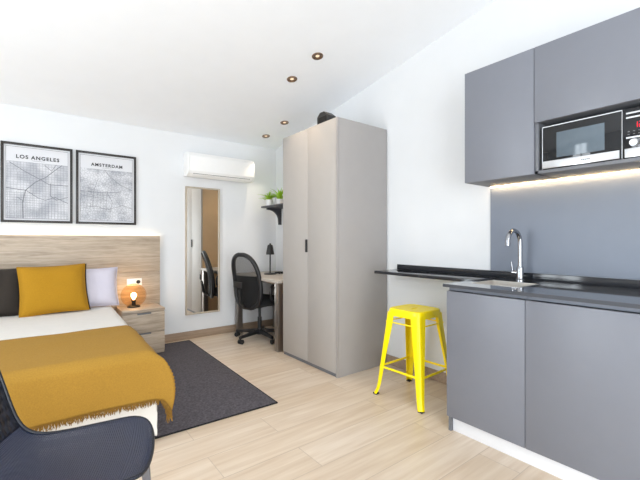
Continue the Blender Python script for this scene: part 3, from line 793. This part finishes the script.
# bedspread
def spread_pt(u, v):
    x = -BW+(BW-.04)*0 + u*(BW+.47); y = -.036-v*(BL+.434)
    er = .05
    xe, ye = -.05+0.0, -BL+.05
    a, b2 = x-xe, ye-y
    ox, oy, dz = cloth(max(0, a), max(0, b2), er, 0)
    X = min(x, xe)+ox; Y = max(y, ye)-oy
    z = BT-dz
    if z < .05: z = .05
    n_ = mnoise.noise((x*3, y*3, 1.7))*.004+mnoise.noise((x*9, y*9, .3))*.0015
    return (X+(n_*.8 if a > .06 else 0), Y-(n_*.8 if b2 > .06 else 0), z+(n_ if dz < .03 else 0))
o = MB().grid(spread_pt, 60, 80).build('bedspread', 'white_fab', weld=False)
o.location = BO; o.rotation_euler = (0, 0, BROT)
tag(o, 'smooth white bedspread covering the bed under the mustard throw', 'bedspread')
md = o.modifiers.new('thickness', 'SOLIDIFY'); md.thickness = .004; md.offset = 1
o.data.materials[0] = M['cream_fab']
# mustard throw
TH = thing('throw_blanket', tuple(BO), 'mustard yellow throw with a fringed hem over the foot of the bed', 'throw', rz=BROT, local=True)
TX0, TXW, TY0 = -1.52, 1.52, -1.335
HANGX, HANGY = .33, .31
TT = BT+.010
def throw_pt(u, v):
    x = TX0+u*(TXW-.045+HANGX); y = TY0-v*((BL-.045)+TY0+HANGY)
    y += .02*math.sin(x*3.1+.4)*(1-v)
    xe, ye = -.052, -(BL-.045)
    a, b2 = max(0, x-xe), max(0, ye-y)
    ox, oy, dz = cloth(a, b2, .062, 1.0)
    X = min(x, xe)+ox; Y = max(y, ye)-oy
    wv = mnoise.noise((x*2.2, y*2.2, 4.1))*.006+mnoise.noise((x*6, y*6, 2.1))*.002
    if b2 > .06: Y -= abs(wv)*1.8+.012*math.sin(x*9+1)*smooth(b2/.3)*.5+.006
    if a > .06: X += abs(wv)*2+.006
    return Vector((X, Y, TT-dz+(abs(wv)*.8 if dz < .05 else 0)))
o = MB().grid(throw_pt, 110, 70).build('cloth', 'mustard', TH, origin=(0, 0, 0), angle=180)
md = o.modifiers.new('thickness', 'SOLIDIFY'); md.thickness = .005; md.offset = 1
fr = MB(); rn = random.Random(5)
N_ = 620
for k in range(N_):
    u = (k+.5)/N_
    if u < .28: continue
    p = throw_pt(u, 1.0); p0 = throw_pt(u, .985)
    d = (p-p0).normalized(); ln = rn.uniform(.016, .034)
    j = Vector((rn.uniform(-.013, .013), rn.uniform(-.008, .004), rn.uniform(-.003, .003)))
    p = p+Vector((0, -.004, 0))
    fr.tube([p-d*.004, p+d*ln*.5+j*.4, p+d*ln+j], [.0028, .0024, .0012], 5)
for k in range(70):
    v = (k+.5)/70
    p = throw_pt(1.0, v); p0 = throw_pt(.99, v); d = (p-p0).normalized(); ln = rn.uniform(.028, .04)
    j = Vector((rn.uniform(-.006, .006), rn.uniform(-.008, .008), 0))
    fr.tube([p-d*.004, p+d*ln*.5+j*.4, p+d*ln+j], [.0028, .0024, .0012], 5)
o = fr.build('fringe', 'mustard3', TH, origin=(0, 0, 0)); o['kind'] = 'stuff'

def cushion_fn(W, H, T, seed, sag=.06):
    def f(u, v, s_):
        x = (u-.5)*2; y = (v-.5)*2
        e = max(0, (1-x**4)*(1-y**4))**.55
        n_ = mnoise.noise((x*1.7+seed, y*1.7, s_))*.10+mnoise.noise((x*4+seed, y*4, s_*2))*.035
        X = W/2*x*(1-sag*(1-y*y)); Y = H/2*y*(1-sag*(1-x*x))
        return (X, s_*T/2*e*(1+n_), Y)
    return f
def cushion(name, loc, W, H, T, lean, rz, roll, mats, label, cat, seed, group=None, back=None):
    t = thing(name, loc, label, cat, group, local=True)
    t.rotation_euler = (R(lean), R(roll), R(rz))
    f = cushion_fn(W, H, T, seed)
    m = MB()
    m.grid(lambda u, v: f(u, v, -1), 28, 28)
    if back is None: m.grid(lambda u, v: f(u, v, 1), 28, 28, flip=True)
    o1 = m.build('cover' if back is None else 'front_cover', mats, t, weld=True, angle=180)
    if back:
        m = MB(); m.grid(lambda u, v: Vector(f(u, v, 1))+Vector((.014, .006, 0)), 28, 28, flip=True); m.build('back_cover', back, t, angle=180)
    pts = [];
    for (u0, v0), (u1, v1) in (((0, 0), (1, 0)), ((1, 0), (1, 1)), ((1, 1), (0, 1)), ((0, 1), (0, 0))):
        for k in range(14): q = k/14; pts.append(f(u0+(u1-u0)*q, v0+(v1-v0)*q, 0))
    MB().tube(pts, .0045, 6, close=True).build('piping', mats, t)
    return t
cushion('pillow', (.385, 4.215, .722), .60, .39, .17, -22, -3, 0, 'lav', 'pale lilac pillow at the right end of the bed head', 'pillow', 2.2)
cushion('cushion', (.155, 4.06, .745), .50, .44, .15, -20, 3, -1.5, 'mustard2', 'mustard yellow cushion with a dark brown back on the bed', 'cushion', 5.5, back='brown')
cushion('cushion', (-.30, 4.16, .735), .50, .42, .15, -18, 2, 1, 'brown', 'dark brown cushion left of the mustard cushion', 'cushion', 9.1)

# ================================================================== CHAIR IN FRONT
def shell_chair(loc, rz):
    t = thing('shell_chair', loc, 'dark navy pierced shell chair in the near left corner', 'chair', rz=rz, local=True)
    # side profile in metres: forward x, height z, half width
    prof = [(.245, .438, .165), (.225, .452, .200), (.17, .460, .226), (.06, .453, .228), (-.06, .446, .222), (-.14, .447, .217), (-.19, .462, .214), (-.222, .50, .212), (-.245, .56, .212), (-.275, .66, .214), (-.302, .75, .213), (-.322, .81, .198), (-.330, .835, .165)]
    cum = [0]
    for a, b in zip(prof, prof[1:]): cum.append(cum[-1]+math.hypot(a[0]-b[0], a[1]-b[1]))
    Lh = cum[-1]
    def cr(i, tt, k):
        P = [prof[max(0, min(len(prof)-1, i+q))][k] for q in (-1, 0, 1, 2)]
        return .5*((2*P[1])+(-P[0]+P[2])*tt+(2*P[0]-5*P[1]+4*P[2]-P[3])*tt*tt+(-P[0]+3*P[1]-3*P[2]+P[3])*tt**3)
    def at(u, v):
        s_ = v*Lh; i = 0
        while i < len(cum)-2 and cum[i+1] < s_: i += 1
        tt = (s_-cum[i])/(cum[i+1]-cum[i])
        x, z, hw = cr(i, tt, 0), cr(i, tt, 1), cr(i, tt, 2)
        y = (u-.5)*2
        dish = .016*(1-y*y)
        back_ = smooth((v-.40)/.2)
        # curved front and top edge
        return Vector((x-dish*back_*1.6-.014*y*y*(1-smooth(v/.2)), y*hw, z-dish*(1-back_)))
    v_split = .57
    m = MB().grid(lambda u, v: at(u, v*v_split), 28, 36, uvs=lambda u, v: (u*.45, v*v_split*Lh)); o = m.build('seat', 'shell', t, angle=180)
    md = o.modifiers.new('thickness', 'SOLIDIFY'); md.thickness = .006; md.offset = -1
    m = MB().grid(lambda u, v: at(u, v_split+v*(1-v_split)), 28, 30, uvs=lambda u, v: (u*.45, v*(1-v_split)*Lh)); o = m.build('backrest', 'backmesh', t, angle=180)
    md = o.modifiers.new('thickness', 'SOLIDIFY'); md.thickness = .006; md.offset = -1
    loop = []
    n = 40
    for k in range(n): loop.append(at(1, k/n))
    for k in range(12): loop.append(at(1-k/12, 1))
    for k in range(n): loop.append(at(0, 1-k/n))
    for k in range(12): loop.append(at(k/12, 0))
    # rounded corners: relax the loop
    for it in range(3): loop = [(loop[i-1]+loop[i]*2+loop[(i+1) % len(loop)])/4 for i in range(len(loop))]
    loop = [p-Vector((0, 0, .003)) for p in loop]
    MB().tube(loop, .0062, 8, close=True).build('rim', 'navy', t)
    for s_ in (1, -1):
        # side rail and legs
        MB().tube([(.19, s_*.185, .425), (-.17, s_*.18, .420)], .013, 8).build('side_rail', 'greymetal', t)
        for x0, x1, y1 in ((.19, .225, .215), (-.17, -.235, .215)):
            m = MB(); b_ = bmesh.new(); rows = []
            for (q, hw) in ((0, .019), (1, .011)):
                cx_, cy_, cz_ = x0+(x1-x0)*q, s_*(.185+(y1-.185)*q), .432*(1-q)
                rows.append([b_.verts.new((cx_+hw*i, cy_+hw*.8*j, cz_)) for i, j in ((-1, -1), (1, -1), (1, 1), (-1, 1))])
            for q in range(4): b_.faces.new((rows[0][q], rows[0][(q+1) % 4], rows[1][(q+1) % 4], rows[1][q]))
            b_.faces.new(rows[0][::-1]); b_.faces.new(rows[1]); bmesh.ops.recalc_face_normals(b_, faces=b_.faces)
            bmesh.ops.bevel(b_, geom=list(b_.edges), offset=.003, segments=2, profile=.5, affect='EDGES')
            m._merge(b_); m.build('leg', 'greymetal', t)
    for x in (.17, -.15): MB().tube([(x, -.185, .42), (x, .185, .42)], .010, 8).build('cross_rail', 'greymetal', t)
    return t
shell_chair((.11, 1.51, 0), R(-18))

# ================================================================== CEILING SPOTS
tilt = math.atan(.162)
def downlight(px, py, label, first=[]):
    tx_ = (px-320)/374; tz = (240-py)/374; s, c = math.sin(R(YAW)), math.cos(R(YAW))
    dx, dy = s+tx_*c, c-tx_*s
    d = (2.435+.162*YB-1.18)/(tz+.162*dy)
    p = Vector((dx*d, dy*d, 1.18+tz*d))
    if first: t = copy_thing(first[0], p, label)
    else:
        t = thing('downlight', p, label, 'ceiling light', 'recessed ceiling spots', local=True); first.append(t)
        MB().lathe([(.049, 0), (.049, -.004), (.046, -.007), (.041, -.007), (.031, -.002), (.029, -.001)], n=32).build('ring', 'bronze', t)
        MB().lathe([(0, -.0022), (.016, -.0022), (.018, -.0005)], n=24).build('lens', 'lens', t)
        MB().lathe([(.0175, -.001), (.031, -.0015)], n=24).build('reflector', 'bronze', t)
    t.rotation_euler = (-tilt, 0, 0)
    spot('downlight_beam', p+Vector((0, 0, -.03)), 13)
downlight(317.5, 56, 'bronze ceiling spot nearest the viewer, topmost of the four in the photo')
downlight(292, 79, 'bronze ceiling spot second from the top, left of the nearest one')
downlight(284.5, 122.5, 'small bronze ceiling spot just left of the wardrobe top')
downlight(266, 136, 'small bronze ceiling spot nearest the back wall and the air conditioner')

for o in bpy.data.objects:
    if '_o' in o.keys(): del o['_o']
